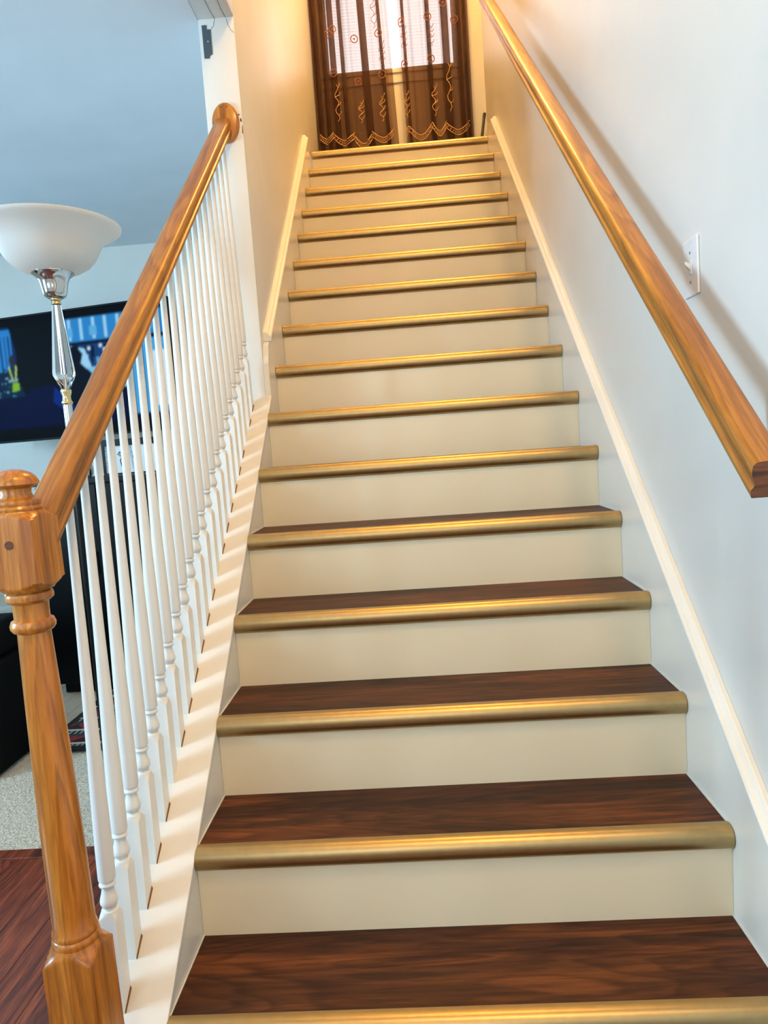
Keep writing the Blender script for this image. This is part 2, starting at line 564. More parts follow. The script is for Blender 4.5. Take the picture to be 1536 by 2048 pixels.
# left: stringer face below the cap, skirt above it after the jamb
struct(MB().prism_x([(-0.046, FLOOR), (YE+0.18, FLOOR), (YE+0.18, zc(YE, 0.0)+0.02), (YE+0.10, zc(YE, 0.10)), (YE, zc(YE, 0.150)), (1.500, zc(1.500, 0.150)), (JY-0.0005, zc(JY, 0.10)),
                     (JY-0.0005, zc(JY, KZ-0.024)), (-0.046, zc(-0.046, KZ-0.024))], -0.0199, 0.0).obj('baseboard_left', M['trim'], bevel=0.0015))
struct(MB().prism_x([(-0.30, FLOOR), (YE-0.1, FLOOR), (3.50, LAND-0.05), (3.50, LAND+0.02), (3.42, LAND+0.07), (3.18, zc(3.18, 0.175)), (-0.30, zc(-0.30, 0.175))], W, W+0.0179).obj('baseboard_right', M['trim'], bevel=0.0015))
# mouldings on top of the skirts (built along the slope)
def moulding(name, xw, sgn, y0, y1, off):
    # profile in (x, perpendicular height); x grows away from the wall
    t, h = 0.031, 0.026
    prof = [(0, 0), (t-0.004, 0), (t, 0.003), (t, 0.012), (t-0.004, 0.016), (t-0.010, 0.017), (t-0.014, 0.022), (t-0.020, h), (0, h)]
    mb = MB().prism_y([(a*sgn, b) for a, b in prof], 0, (y1-y0)/math.cos(TH), math.tan(TH))
    o = mb.obj(name, M['trim'], bevel=0.0008, segs=1)
    o.location = (xw, y0, zc(y0, off))
    o.rotation_euler = (TH, 0, 0)
    return struct(o)
moulding('trim_2', -0.0199, 1, 1.52, YE, 0.152)
moulding('trim_3', W+0.0179, -1, -0.32, 3.18, 0.176)
# cap board the balusters stand on
cap = MB()
prof = [(-0.046, zc(-0.046, KZ-0.024)), (JY, zc(JY, KZ-0.024)), (JY, zc(JY, KZ)), (-0.046, zc(-0.046, KZ))]
cap.prism_x(prof, -0.158, 0.0015)
struct(cap.obj('trim_1', M['cap'], bevel=0.0015))

# ------------------------------------------------------------------ staircase
st = thing('staircase', 'straight staircase with brown plank treads, cream risers and gold metal nosings', 'staircase', (0, 0, 0))
OV = 0.018
tread_me = MB().box(0.0005, W-0.0005, OV+0.012, RUN+OV, -0.02, 0).mesh('tread', M['tread'])
riser_me = MB().box(0.0005, W-0.0005, OV, OV+0.016, 0, RISE-0.02).mesh('riser', M['riser'])
nprof = [(0.036, 0.0002), (0.0355, 0.0028), (0.029, 0.0036)] + [(0.0205+0.0205*math.cos(math.radians(q)), -0.0205+0.0240*math.sin(math.radians(q))) for q in range(90, 262, 12)] \
    + [(0.0178, -0.0446), (0.0178, -0.030), (0.0315, -0.0195), (0.031, 0.0)]
nos_me = MB().prism_x(nprof, 0.002, W-0.002).mesh('nosing', M['gold'], smooth=40)
caulk_me = MB().box(0.0004, 0.0030, OV+0.016, RUN+OV, 0.0, 0.0022).mesh('caulk_bead', M['caulk'])
for k in range(-0, 16):
    y, z = k*RUN, k*RISE
    if k < 15:
        t = link('tread', tread_me, st, (0, y, z))
        for xx in (0.0, W-0.0034):
            c = link('caulk_bead', caulk_me, t, (xx, 0, 0))
    link('riser', riser_me, st, (0, y, z-RISE))
    link('nosing', nos_me, st, (0, y, z))
MB().box(0.0005, W-0.0005, 15*RUN+OV+0.012, 15*RUN+0.30, LAND-0.02, LAND).obj('landing_tread', M['tread'], st)

# ------------------------------------------------------------------ balustrade: newel, rail, rosette, balusters
bal = thing('stair_balustrade', 'oak handrail with turned newel post and white balusters on the sloping cap', 'railing', (BX, -0.083, FLOOR))
def block(mb, s, z0, z1, ch, cx, cy, top=True, bottom=False):
    """square block whose corners run out in a lamb's tongue toward the turned part"""
    h = s/2
    rings = []
    N = 48
    def sq(a, r):
        m = max(abs(math.cos(a)), abs(math.sin(a)))
        return min(h/m, r)
    def ring(z, r):
        return [(cx+sq(2*math.pi*i/N, r)*math.cos(2*math.pi*i/N), cy+sq(2*math.pi*i/N, r)*math.sin(2*math.pi*i/N), z) for i in range(N)]
    rr = h*1.4142
    lo = h*0.94
    zs = []
    Q = (0, .12, .26, .42, .6, .8, 1)
    if bottom:
        for q in Q[::-1]: zs.append((z0+ch*(1-q), lo+(rr-lo)*(1-q)**1.5))
    else:
        zs.append((z0, rr))
    if top:
        for q in Q: zs.append((z1-ch+ch*q, lo+(rr-lo)*(1-q)**1.5))
    else:
        zs.append((z1, rr))
    o = len(mb.v)
    for z, r in zs: mb.v += ring(z, r)
    for j in range(len(zs)-1):
        for i in range(N):
            k = (i+1) % N
            mb.f.append((o+j*N+i, o+j*N+k, o+(j+1)*N+k, o+(j+1)*N+i))
    mb.f.append(tuple(o+i for i in range(N-1, -1, -1)))
    mb.f.append(tuple(o+(len(zs)-1)*N+i for i in range(N)))

NX, NY, NS = BX, -0.083, 0.079
mb = MB()
block(mb, NS, FLOOR, 0.247, 0.024, NX, NY)
block(mb, NS, 0.824, 0.945, 0.013, NX, NY, True, True)
mb.lathe([(0.034, 0.240), (0.0362, 0.246), (0.0370, 0.252), (0.0358, 0.257), (0.034, 0.259), (0.0355, 0.263), (0.0345, 0.268), (0.0325, 0.272),
          (0.0325, 0.30), (0.0318, 0.40), (0.0300, 0.52), (0.0272, 0.65), (0.0250, 0.73), (0.0243, 0.757), (0.029, 0.759), (0.0325, 0.764), (0.0330, 0.769), (0.0305, 0.776), (0.0258, 0.778),
          (0.0258, 0.783), (0.0260, 0.795), (0.0268, 0.803), (0.0300, 0.805), (0.0345, 0.809), (0.0352, 0.814), (0.0340, 0.819), (0.0300, 0.822), (0.030, 0.83)], 40, NX, NY)
mb.lathe([(0.030, 0.940), (0.0345, 0.944), (0.0355, 0.949), (0.0330, 0.953), (0.0345, 0.957), (0.0335, 0.961), (0.0255, 0.965), (0.0222, 0.972), (0.0232, 0.979), (0.0300, 0.983),
          (0.0348, 0.985), (0.0345, 0.990), (0.0315, 0.996), (0.0255, 1.002), (0.0170, 1.0065), (0.008, 1.0085), (0.001, 1.009)], 40, NX, NY)
mb.v = [(x - 0.0175*(z-0.22), y, z) for x, y, z in mb.v]      # the old post leans a little to the left
newel = mb.obj('newel_post', M['oak_z'], bal, smooth=35)
MB().tube((NX-0.009, NY-NS/2-0.0012, 0.897), (NX-0.009, NY-NS/2+0.006, 0.897), 0.0065, 20).obj('screw_plug', M['oak_end'], newel)

# handrail profile (x, perpendicular z)
def rail_prof():
    right = [(0.0, 0.0), (0.0325, 0.0), (0.0335, 0.002), (0.0335, 0.009), (0.0318, 0.0115), (0.0288, 0.013), (0.0272, 0.016), (0.0272, 0.019), (0.0285, 0.0225),
             (0.0305, 0.027), (0.0308, 0.031), (0.0302, 0.0365), (0.0282, 0.0412), (0.0245, 0.0440), (0.0180, 0.0456), (0.008, 0.0463), (0, 0.0464)]
    right = [(a*0.87, b*0.87) for a, b in right]
    left = [(-a, b) for a, b in right[-2:0:-1]]
    return right + left
def rail(name, xc, y0, y1, off, parent, mats):
    mb = MB().prism_y(rail_prof(), 0, (y1-y0)/math.cos(TH), math.tan(TH))
    me = mb.mesh(name, mats[0], smooth=32)
    me.materials.append(mats[1])
    for p in me.polygons:
        if len(p.vertices) > 8: p.material_index = 1
    o = bpy.data.objects.new(name, me); COL.objects.link(o)
    o.location = (xc, y0, zc(y0, off)); o.rotation_euler = (TH, 0, 0)
    if parent is not None:
        o.parent = parent; o.matrix_parent_inverse = Matrix.Translation(-parent.location)
    return o
LR0 = 0.929
rail('handrail', BX-0.001, NY+NS/2-0.0075, JY-0.018, LR0, bal, (M['oak_y'], M['oak_end']))
# oval rosette against the jamb
mb = MB()
rz = zc(JY-0.018, LR0+0.038)
N = 48
rings = [(1.0, 0.0), (1.0, 0.010), (0.985, 0.014), (0.93, 0.016), (0.90, 0.0178), (0.86, 0.019), (0.0, 0.0195)]
o0 = len(mb.v)
for s, d in rings:
    for i in range(N):
        a = 2*math.pi*i/N
        mb.v.append((BX+0.008+0.048*s*math.cos(a), JY-d, rz+0.068*s*math.sin(a)))
for j in range(len(rings)-1):
    for i in range(N):
        k = (i+1) % N
        mb.f.append((o0+j*N+i, o0+j*N+k, o0+(j+1)*N+k, o0+(j+1)*N+i))
mb.f.append(tuple(o0+i for i in range(N)))
ros = mb.obj('rosette', M['oak_z'], bal, smooth=35)
for dx in (-0.002, 0.018):
    MB().tube((BX+dx, JY-0.0195, rz+0.050), (BX+dx, JY-0.0165, rz+0.050), 0.0022, 10).obj('nail_hole', M['dark'], ros)

# balusters: square foot cut to the slope, vase, ring, tapered shaft
BS = 0.032
def baluster_mesh():
    mb = MB()
    L = (LR0 - KZ)                    # length on the axis, cap to rail underside
    block(mb, BS, 0.0, 0.181, 0.014, 0, 0)
    nb = 48
    for i in range(nb):               # foot follows the slope of the cap
        x, y, z = mb.v[i]
        mb.v[i] = (x, y, z + SL*y)
    prof = [(0.0150, 0.190), (0.0112, 0.197), (0.0110, 0.200), (0.0138, 0.204), (0.0158, 0.209), (0.0160, 0.213), (0.0148, 0.219), (0.0122, 0.228), (0.0108, 0.236), (0.0110, 0.2395),
            (0.0142, 0.2415), (0.0152, 0.2445), (0.0142, 0.2475), (0.0122, 0.249), (0.0125, 0.251), (0.0152, 0.2535), (0.0156, 0.258), (0.0156, 0.31), (0.0146, 0.39), (0.0121, 0.51), (0.0100, 0.63), (0.0084, 0.76), (0.0072, L+0.015)]
    prof = [(r, z-0.015) for r, z in prof]
    o = len(mb.v); seg = 20
    mb.lathe(prof, seg)
    for i in range(seg):
        x, y, z = mb.v[o+(len(prof)-1)*seg+i]
        mb.v[o+(len(prof)-1)*seg+i] = (x, y, z + SL*y + 0.002)
    return mb.mesh('baluster', M['bal'], smooth=32)
bme = baluster_mesh()
# hairline of brown glue along the foot on the stair side
gl = MB()
h = BS/2
gl.add([(h, -h, -SL*h), (h+0.0022, -h+0.001, -SL*h), (h+0.0026, h*0.9, SL*h*0.9), (h, h, SL*h), (h, -h, -SL*h+0.005), (h, h*0.9, SL*h*0.9+0.006)],
       [(0, 1, 2, 3), (0, 4, 1), (1, 4, 5, 2), (2, 5, 3), (0, 3, 5, 4)])
gme = gl.mesh('glue_line', M['glue'])
for i in range(22):
    yc = 0.034 + 0.0654*i + BS/2
    b = bpy.data.objects.new('baluster', bme); COL.objects.link(b)
    b.parent = bal; b.matrix_parent_inverse = Matrix.Translation(-bal.location)
    xb = -0.0965 + 0.0145*yc + 0.0006*(random.random()-.5)*2
    b.location = (xb, yc, zc(yc, KZ))
    b.rotation_euler = (0, math.atan2(BX-xb, LR0-KZ), 0)
    if i % 7 != 5:
        g = bpy.data.objects.new('glue_line', gme); COL.objects.link(g)
        g.parent = b

# ------------------------------------------------------------------ wall handrail on the right
rr = thing('wall_handrail', 'honey oak handrail fixed along the white right wall', 'handrail', (1.028, -0.10, 0.88))
rail('rail', 1.0242, -0.089, 3.30, 0.966, rr, (M['oak_y'], M['oak_end']))
for yb in (0.10, 2.95):
    zb = zc(yb, 0.966)
    MB().tube((1.046, yb, zb+0.004), (1.050, yb, zb-0.020), 0.005, 10).tube((1.049, yb, zb-0.017), (W+0.0178, yb, zb-0.150), 0.005, 10)\
        .tube((W+0.0125, yb, zb-0.150), (W+0.0178, yb, zb-0.150), 0.018, 16).obj('bracket', M['brass'], rr)

# ------------------------------------------------------------------ light switch and metal plate
sw = thing('light_switch', 'white toggle light switch plate on the right wall above the handrail', 'switch', (W+0.018, 0.408, 1.33))
SX = W+0.018
sp = MB().box(SX-0.0055, SX-0.0001, 0.408-0.036, 0.408+0.036, 1.33-0.059, 1.33+0.059).obj('switch_plate', M['switch'], sw, bevel=0.0025)
MB().box(SX-0.0072, SX-0.005, 0.408-0.007, 0.408+0.007, 1.33-0.014, 1.33+0.014).obj('toggle_slot', M['switch'], sp, bevel=0.0006)
MB().add([(SX-0.005, 0.403, 1.322), (SX-0.005, 0.413, 1.322), (SX-0.005, 0.413, 1.336), (SX-0.005, 0.403, 1.336),
          (SX-0.018, 0.4045, 1.336), (SX-0.018, 0.4115, 1.336), (SX-0.018, 0.4115, 1.343), (SX-0.018, 0.4045, 1.343)],
         [(0,1,2,3),(4,7,6,5),(0,4,5,1),(1,5,6,2),(2,6,7,3),(3,7,4,0)]).obj('toggle', M['switch'], sp, bevel=0.001)
for dz in (-0.030, 0.030):
    MB().tube((SX-0.0066, 0.408, 1.33+dz), (SX-0.005, 0.408, 1.33+dz), 0.0032, 12).obj('screw', M['screw'], sp)

pts = [(-0.1358, 2.5249), (-0.1195, 2.5247), (-0.1191, 2.5097), (-0.1055, 2.5094), (-0.1057, 2.4263), (-0.1153, 2.4222), (-0.1176, 2.4131), (-0.1355, 2.4143)]
n = len(pts)
mp = MB().add([(a, JY-0.0022, b) for a, b in pts] + [(a, JY-0.0001, b) for a, b in pts],
              [tuple(range(n)), tuple(range(2*n-1, n-1, -1))] + [(i, i+n, (i+1) % n+n, (i+1) % n) for i in range(n)]).obj('metal_plate', M['plate'])
tag(mp, 'small notched dark grey metal plate high on the white jamb', 'metal plate')
MB().tube((-0.1178, JY-0.0032, 2.4694), (-0.1178, JY-0.002, 2.4694), 0.0022, 12).obj('screw_head', M['white_dot'], mp)

# ------------------------------------------------------------------ upper window, blind, curtains
wn = bpy.data.objects.new('window_1', None); COL.objects.link(wn); wn.location = ((WX0+WX1)/2, BY, WZ0); struct(wn)
F = 0.035
MB().box(WX0, WX0+F, BY+0.05, BY+0.10, WZ0, WZ1).box(WX1-F, WX1, BY+0.05, BY+0.10, WZ0, WZ1).box(WX0+F, WX1-F, BY+0.05, BY+0.10, WZ0, WZ0+F)\
    .box(WX0+F, WX1-F, BY+0.05, BY+0.10, WZ1-F, WZ1).box(WX0+F, WX1-F, BY+0.055, BY+0.095, 4.30, 4.34).obj('window_frame', M['sash'], wn)
MB().box(WX0+F, WX1-F, BY+0.072, BY+0.078, WZ0+F, WZ1-F).obj('pane', M['pane'], wn)
MB().box(WX0-0.06, WX1+0.06, BY-0.022, BY+0.05, WZ0-0.022, WZ0).box(WX0-0.05, WX1+0.05, BY-0.012, BY-0.0005, WZ0-0.085, WZ0-0.022).obj('window_sill', M['sash'], wn, bevel=0.003)
MB().box(WX0-0.06, WX0, BY-0.012, BY-0.0005, WZ0, WZ1+0.06).box(WX1, WX1+0.06, BY-0.012, BY-0.0005, WZ0, WZ1+0.06).box(WX0, WX1, BY-0.012, BY-0.0005, WZ1, WZ1+0.06).obj('casing', M['sash'], wn, bevel=0.002)
bl = thing('window_blind', 'white horizontal blind behind the brown curtains in the upper window', 'blind', ((WX0+WX1)/2, BY+0.03, WZ0+0.02))
sl_mb = MB()
z = WZ0+0.05
while z < WZ1-0.05:
    sl_mb.add([(WX0+0.01, BY+0.022, z-0.0045), (WX1-0.01, BY+0.022, z-0.0045), (WX1-0.01, BY+0.040, z+0.0045), (WX0+0.01, BY+0.040, z+0.0045),
               (WX0+0.01, BY+0.022, z-0.0039), (WX1-0.01, BY+0.022, z-0.0039), (WX1-0.01, BY+0.040, z+0.0051), (WX0+0.01, BY+0.040, z+0.0051)],
              [(0,3,2,1),(4,5,6,7),(0,1,5,4),(1,2,6,5),(2,3,7,6),(3,0,4,7)])
    z += 0.0215
so = sl_mb.obj('slats', M['blind'], bl); so['kind'] = 'stuff'
MB().box(WX0+0.008, WX1-0.008, BY+0.015, BY+0.045, WZ1-0.045, WZ1-0.005).obj('headrail', M['blind'], bl)
MB().box(WX0+0.01, WX1-0.01, BY+0.020, BY+0.042, WZ0+0.012, WZ0+0.03).obj('bottom_rail', M['blind'], bl)

CYC = 4.06
def plan(x0, x1, folds, ph):
    """plan view of a hung sheer: gentle waves with a few deep Z pleats where three layers overlap"""
    pts = [(x0, 0.0)]
    x = x0
    for c, w in folds:
        pts += [(c-w, 0.004), (c, 0.014), (c+w, 0.020), (c+w*0.3, 0.008), (c-w*0.8, -0.008), (c-w*0.5, -0.020), (c+w*0.5, -0.018), (c+w*1.3, -0.004)]
    pts.append((x1, 0.0))
    P = np.array(pts)
    d = np.concatenate([[0], np.cumsum(np.hypot(*np.diff(P, axis=0).T))])
    t = np.linspace(0, d[-1], 260)
    X, Y = np.interp(t, d, P[:, 0]), np.interp(t, d, P[:, 1])
    k = np.array([.06, .24, .4, .24, .06])
    Xp, Yp = np.pad(X, 2, mode='edge'), np.pad(Y, 2, mode='edge')
    X, Y = np.convolve(Xp, k, 'valid'), np.convolve(Yp, k, 'valid')
    Y += 0.007*np.sin(X*60+ph) + 0.004*np.sin(X*113+ph*2)
    X[0], X[-1] = x0, x1
    return X, Y
def curtain(name, label, x0, x1, ph, e0, e1, folds):
    t = thing(name, label, 'curtain', ((x0+x1)/2, CYC, LAND+0.012), 'brown sheer curtains at the upper window')
    PX, PY = plan(x0, x1, folds, ph)
    nx, nz = len(PX)-1, 30
    z0, z1 = LAND+0.014, 5.06
    def P(u, z):
        q = (z-z0)/(z1-z0)
        i = u*nx; i0 = min(int(i), nx-1); f = i-i0
        xx = PX[i0]*(1-f)+PX[i0+1]*f; yy = PY[i0]*(1-f)+PY[i0+1]*f
        r = (xx-x0)/(x1-x0)
        x = xx + (e0*(1-r)+e1*r)*(1-q)          # panels flare a little toward the hem
        return (x, CYC + yy*(0.8+0.2*q) + 0.003*math.sin(z*5+u*9), z)
    vs = [P(i/nx, z0+(z1-z0)*j/nz) for j in range(nz+1) for i in range(nx+1)]
    fs = [(j*(nx+1)+i, j*(nx+1)+i+1, (j+1)*(nx+1)+i+1, (j+1)*(nx+1)+i) for j in range(nz) for i in range(nx)]
    MB().add(vs, fs).obj('cloth', M['curtain'], t, smooth=180)
    def on(x, z, d=0.0018):
        q = (z-z0)/(z1-z0)
        xs = PX + (e0*(1-(PX-x0)/(x1-x0)) + e1*(PX-x0)/(x1-x0))*(1-q)
        near = np.abs(xs-x) < 0.006
        if not near.any(): near = np.abs(xs-x) <= np.abs(xs-x).min()+1e-9
        y = (CYC + PY*(0.8+0.2*q))[near].min()      # stitched on the layer nearest the stairs
        return (min(max(x, float(xs.min())), float(xs.max())), float(y)-0.003-d, z)
    return t, on
cl, onL = curtain('curtain', 'brown sheer embroidered curtain covering the left part of the upper window', -0.014, 0.500, 0.7, 0.0, 0.066, [(0.015, 0.018), (0.065, 0.016), (0.120, 0.024), (0.182, 0.016), (0.325, 0.028), (0.44, 0.014)])
cr, onR = curtain('curtain', 'brown sheer embroidered curtain covering the right part of the upper window', 0.592, 1.088, 2.9, 0.026, 0.0, [(0.625, 0.014), (0.80, 0.020), (0.918, 0.032), (1.02, 0.020), (1.058, 0.014)])
def flower(mb, on, x, z, r):
    N = 16
    mb.ribbon([on(x+r*math.cos(2*math.pi*i/N), z+r*1.05*math.sin(2*math.pi*i/N)) for i in range(N)], 0.0065, closed=True)
    mb.ribbon([on(x-0.006, z), on(x+0.006, z)], 0.010)
def stem(mb, on, x, z0, z1, amp=0.014):
    n = 12
    mb.ribbon([on(x+amp*math.sin(i*1.3), z0+(z1-z0)*i/n) for i in range(n+1)], 0.0032)
    for i in range(2, n, 3):
        zz = z0+(z1-z0)*i/n
        mb.ribbon([on(x+amp*math.sin(i*1.3), zz), on(x+0.022, zz+0.012), on(x+0.028, zz+0.028)], 0.0035)
def scallop(mb, on, xa, xb, zl, zh):
    n = 18
    a = [on(xa+(xb-xa)*i/n, zh-(zh-zl)*math.sin(math.pi*i/n)) for i in range(n+1)]
    b = [on(xa+(xb-xa)*i/n, zh-0.035-(zh-zl)*math.sin(math.pi*i/n)) for i in range(n+1)]
    mb.ribbon(a, 0.0045); mb.ribbon(b, 0.0040)
    for i in range(1, n, 2):
        xx = xa+(xb-xa)*i/n; zz = zh-0.018-(zh-zl)*math.sin(math.pi*i/n)
        mb.ribbon([on(xx-0.007, zz-0.008), on(xx, zz+0.008), on(xx+0.006, zz-0.004)], 0.003)
for t, on, fl_, scs, motifs, xr in (
        (cl, onL, [(0.142, 3.9155), (0.112, 3.8886), (0.291, 3.8423), (0.461, 3.8662), (0.1305, 3.6282), (0.469, 3.591), (0.30, 3.56), (0.13, 4.25), (0.42, 4.3), (0.29, 4.6)],
         [(0.0, 0.10, 3.19, 3.23), (0.10, 0.25, 3.17, 3.225), (0.25, 0.372, 3.14, 3.20), (0.372, 0.525, 3.17, 3.215)], [(0.14, 3.30, 3.55), (0.30, 3.28, 3.42), (0.45, 3.28, 3.45), (0.43, 3.9, 4.1), (0.47, 3.65, 3.8)], 0),
        (cr, onR, [(0.622, 3.9234), (0.810, 3.9386), (0.627, 3.6429), (0.817, 3.662), (0.992, 3.9053), (0.92, 4.02), (0.72, 4.3), (0.93, 4.45)],
         [(0.555, 0.63, 3.18, 3.23), (0.63, 0.80, 3.165, 3.235), (0.80, 0.90, 3.18, 3.24), (0.90, 1.06, 3.175, 3.225)], [(0.62, 3.28, 3.45), (0.82, 3.28, 3.48), (0.93, 3.30, 3.62), (0.63, 3.72, 3.88), (0.82, 3.74, 3.88)], 1)):
    for a in fl_:
        e = MB(); flower(e, on, a[0], a[1], 0.024); e.obj('embroidered_flower', M['embroid'], t)
    for a in motifs:
        e = MB(); stem(e, on, *a); e.obj('embroidered_stem', M['embroid'] if a[1] > 3.6 else M['embroid_gold'], t)
    for a in scs:
        e = MB(); scallop(e, on, *a); e.obj('hem_scallop', M['embroid_gold'], t)
# rod the curtains hang from
cro = thing('curtain_rod', 'dark curtain rod above the upper window', 'curtain rod', (0.53, CYC, 5.07))
MB().tube((-0.018, CYC, 5.072), (1.11, CYC, 5.072), 0.010, 12).obj('rod', M['rod'], cro)
for xx in (0.03, 1.08):
    MB().box(xx-0.006, xx+0.006, CYC, BY-0.0005, 5.066, 5.078).obj('bracket', M['rod'], cro)
# dark stick leaning at the right end of the landing
ls = MB().tube((1.090, 3.86, LAND+0.001), (1.155, 3.97, 3.222), 0.010, 12).tube((1.152, 3.965, 3.205), (1.1575, 3.974, 3.232), 0.0115, 12).obj('leaning_stick', M['rod'])
tag(ls, 'dark stick leaning in the landing corner right of the curtain', 'stick')

# ------------------------------------------------------------------ living room
# torchiere lamp
LX, LY = -0.565, 1.06
lamp = thing('floor_lamp', 'torchiere floor lamp with white glass bowl and faceted crystal stem', 'lamp', (LX, LY, FLOOR+0.0055))
outer = [(0.058, 1.606), (0.085, 1.613), (0.112, 1.629), (0.131, 1.650), (0.144, 1.675), (0.154, 1.696), (0.168, 1.712), (0.188, 1.724), (0.206, 1.732), (0.213, 1.738), (0.214, 1.743), (0.209, 1.746)]
inner = [(r-0.006, z+0.003) for r, z in outer[-3::-1]]
MB().lathe(outer+[(0.202, 1.742)]+inner[1:], 64, LX, LY, cap=True).obj('lamp_shade', M['shade'], lamp, smooth=60)
MB().lathe([(0.010, 1.530), (0.024, 1.531), (0.031, 1.536), (0.035, 1.546), (0.038, 1.562), (0.041, 1.578), (0.047, 1.592), (0.057, 1.600), (0.062, 1.604), (0.062, 1.607), (0.045, 1.609)], 40, LX, LY).obj('lamp_cup', M['chrome'], lamp, smooth=50)
MB().lathe([(0.012, 1.530), (0.015, 1.529), (0.0155, 1.524), (0.012, 1.521), (0.0145, 1.517), (0.0145, 1.512), (0.010, 1.510)][::-1], 24, LX, LY).obj('collar', M['brass'], lamp, smooth=50)
MB().lathe([(0.012, 1.249), (0.0335, 1.293), (0.034, 1.300), (0.0135, 1.512)], 10, LX, LY).obj('crystal_stem', M['crystal'], lamp)
MB().lathe([(0.004, 1.252), (0.004, 1.508)], 10, LX, LY).obj('core_rod', M['chrome'], lamp, smooth=50)
MB().lathe([(0.010, 1.200), (0.015, 1.203), (0.017, 1.210), (0.013, 1.216), (0.012, 1.228), (0.016, 1.240), (0.016, 1.249), (0.010, 1.251)], 24, LX, LY).obj('collar', M['brass'], lamp, smooth=50)
MB().lathe([(0.0135, 0.96), (0.0135, 1.206)], 20, LX, LY).obj('pole', M['chrome'], lamp, smooth=50)
low = MB().lathe([(0.0125, FLOOR+0.02), (0.0125, 0.962)], 20, LX, LY).obj('lower_pole', M['black'], lamp, smooth=50)  # chrome pole coloured black for the dark furniture it would mirror
low['label'] = 'lower pole with dark reflections painted black'
MB().lathe([(0.060, FLOOR+0.0062), (0.062, FLOOR+0.010), (0.059, FLOOR+0.017), (0.04, FLOOR+0.026), (0.02, FLOOR+0.04), (0.016, FLOOR+0.06)], 40, LX, LY).obj('lamp_base', M['chrome'], lamp, smooth=50)

# television on a wall arm, swivelled toward the stairs
TVW, TVH = 1.45, 0.82
Bp = Vector((-0.951, 3.24)); Ap = Vector((-2.156, 3.5))
d = (Bp-Ap).normalized()
tl = Bp - d*TVW
tv = thing('television', 'large black flat television on the far living room wall showing a blue street scene', 'television', (tl.x, tl.y, 1.199))
ang = math.atan2(d.y, d.x)
tv.rotation_euler = (0, 0, ang)
def tvpart(mb, name, mat, **kw):
    o = link(name, mb.mesh(name, mat, **kw)); o.parent = tv
    return o
fr = 0.012
tvpart(MB().box(0, TVW, 0.0, 0.045, 0, fr).box(0, TVW, 0.0, 0.045, TVH-fr, TVH).box(0, fr, 0.0, 0.045, fr, TVH-fr).box(TVW-fr, TVW, 0.0, 0.045, fr, TVH-fr).box(fr, TVW-fr, 0.012, 0.045, fr, TVH-fr), 'bezel', M['bezel'])
R_, C_ = 150, 262
im = np.zeros((R_, C_, 3)); im[:] = lin((3, 5, 9))
# picture area: letterboxed; coordinates below are metres on the panel: s from the right edge, z above the bottom
def sp_(pts): return [((TVW-fr-s)/(TVW-2*fr), (TVH-fr-z)/(TVH-2*fr)) for s, z in pts]
def put(pts, rgb):
    im[poly_mask(R_, C_, sp_(pts))] = lin(rgb)
def rect(s0, s1, z0, z1, rgb): put([(s0, z0), (s1, z0), (s1, z1), (s0, z1)], rgb)
rect(0.03, 1.42, 0.09, 0.755, (12, 40, 90))
rect(0.03, 1.42, 0.09, 0.30, (2, 10, 48))
rect(0.03, 0.86, 0.60, 0.755, (40, 130, 200))
for s in np.linspace(0.08, 0.80, 9): rect(s, s+0.022, 0.62, 0.75, (150, 205, 235))
for s in (0.12, 0.30, 0.52, 0.70): rect(s, s+0.05, 0.64, 0.70, (90, 170, 220))
rect(0.03, 0.84, 0.585, 0.61, (6, 16, 34))
rect(0.30, 0.66, 0.46, 0.585, (18, 60, 118))
for s in (0.34, 0.40, 0.46, 0.55, 0.60): rect(s, s+0.025, 0.47, 0.575, (6, 20, 46))
for s, z in ((0.46, 0.53), (0.49, 0.56), (0.37, 0.52), (0.60, 0.50), (0.465, 0.50), (0.58, 0.55)): rect(s, s+0.022, z, z+0.022, (190, 220, 240))
put([(0.78, 0.42), (0.78, 0.55), (0.72, 0.585), (0.62, 0.56), (0.58, 0.44), (0.50, 0.415), (0.46, 0.40), (0.46, 0.36), (0.80, 0.36)], (150, 205, 240))
rect(0.30, 0.64, 0.30, 0.44, (120, 190, 232))
rect(0.40, 0.56, 0.44, 0.50, (20, 70, 130))
for s in (0.42, 0.47, 0.52): rect(s, s+0.02, 0.44, 0.50, (90, 160, 215))
rect(0.03, 0.28, 0.12, 0.58, (70, 160, 220))
rect(0.03, 0.16, 0.16, 0.50, (200, 225, 240))
rect(0.20, 0.25, 0.12, 0.58, (6, 18, 40))
put([(0.84, 0.09), (0.60, 0.09), (0.60, 0.26), (0.62, 0.34), (0.58, 0.40), (0.66, 0.47), (0.64, 0.53), (0.68, 0.585), (0.73, 0.58), (0.76, 0.53), (0.75, 0.46), (0.84, 0.40)], (4, 14, 26))
rect(1.18, 1.42, 0.44, 0.74, (40, 125, 200))
rect(1.30, 1.42, 0.50, 0.72, (8, 28, 60))
for s in (1.195, 1.225, 1.26): rect(s, s+0.010, 0.44, 0.70, (10, 34, 70))
rect(1.10, 1.42, 0.30, 0.47, (10, 36, 66))
for i in range(60):
    s = rng.uniform(1.14, 1.42); z = rng.uniform(0.29, 0.48)
    rect(s, s+rng.uniform(0.006, 0.022), z, z+rng.uniform(0.004, 0.014), [(60, 130, 170), (4, 14, 24), (110, 170, 190), (20, 60, 80)][i % 4])
put([(1.235, 0.34), (1.135, 0.34), (1.12, 0.42), (1.155, 0.49), (1.175, 0.51), (1.20, 0.51), (1.235, 0.46)], (18, 50, 66))
put([(1.205, 0.505), (1.17, 0.505), (1.165, 0.55), (1.18, 0.575), (1.205, 0.57), (1.215, 0.54)], (40, 44, 54))
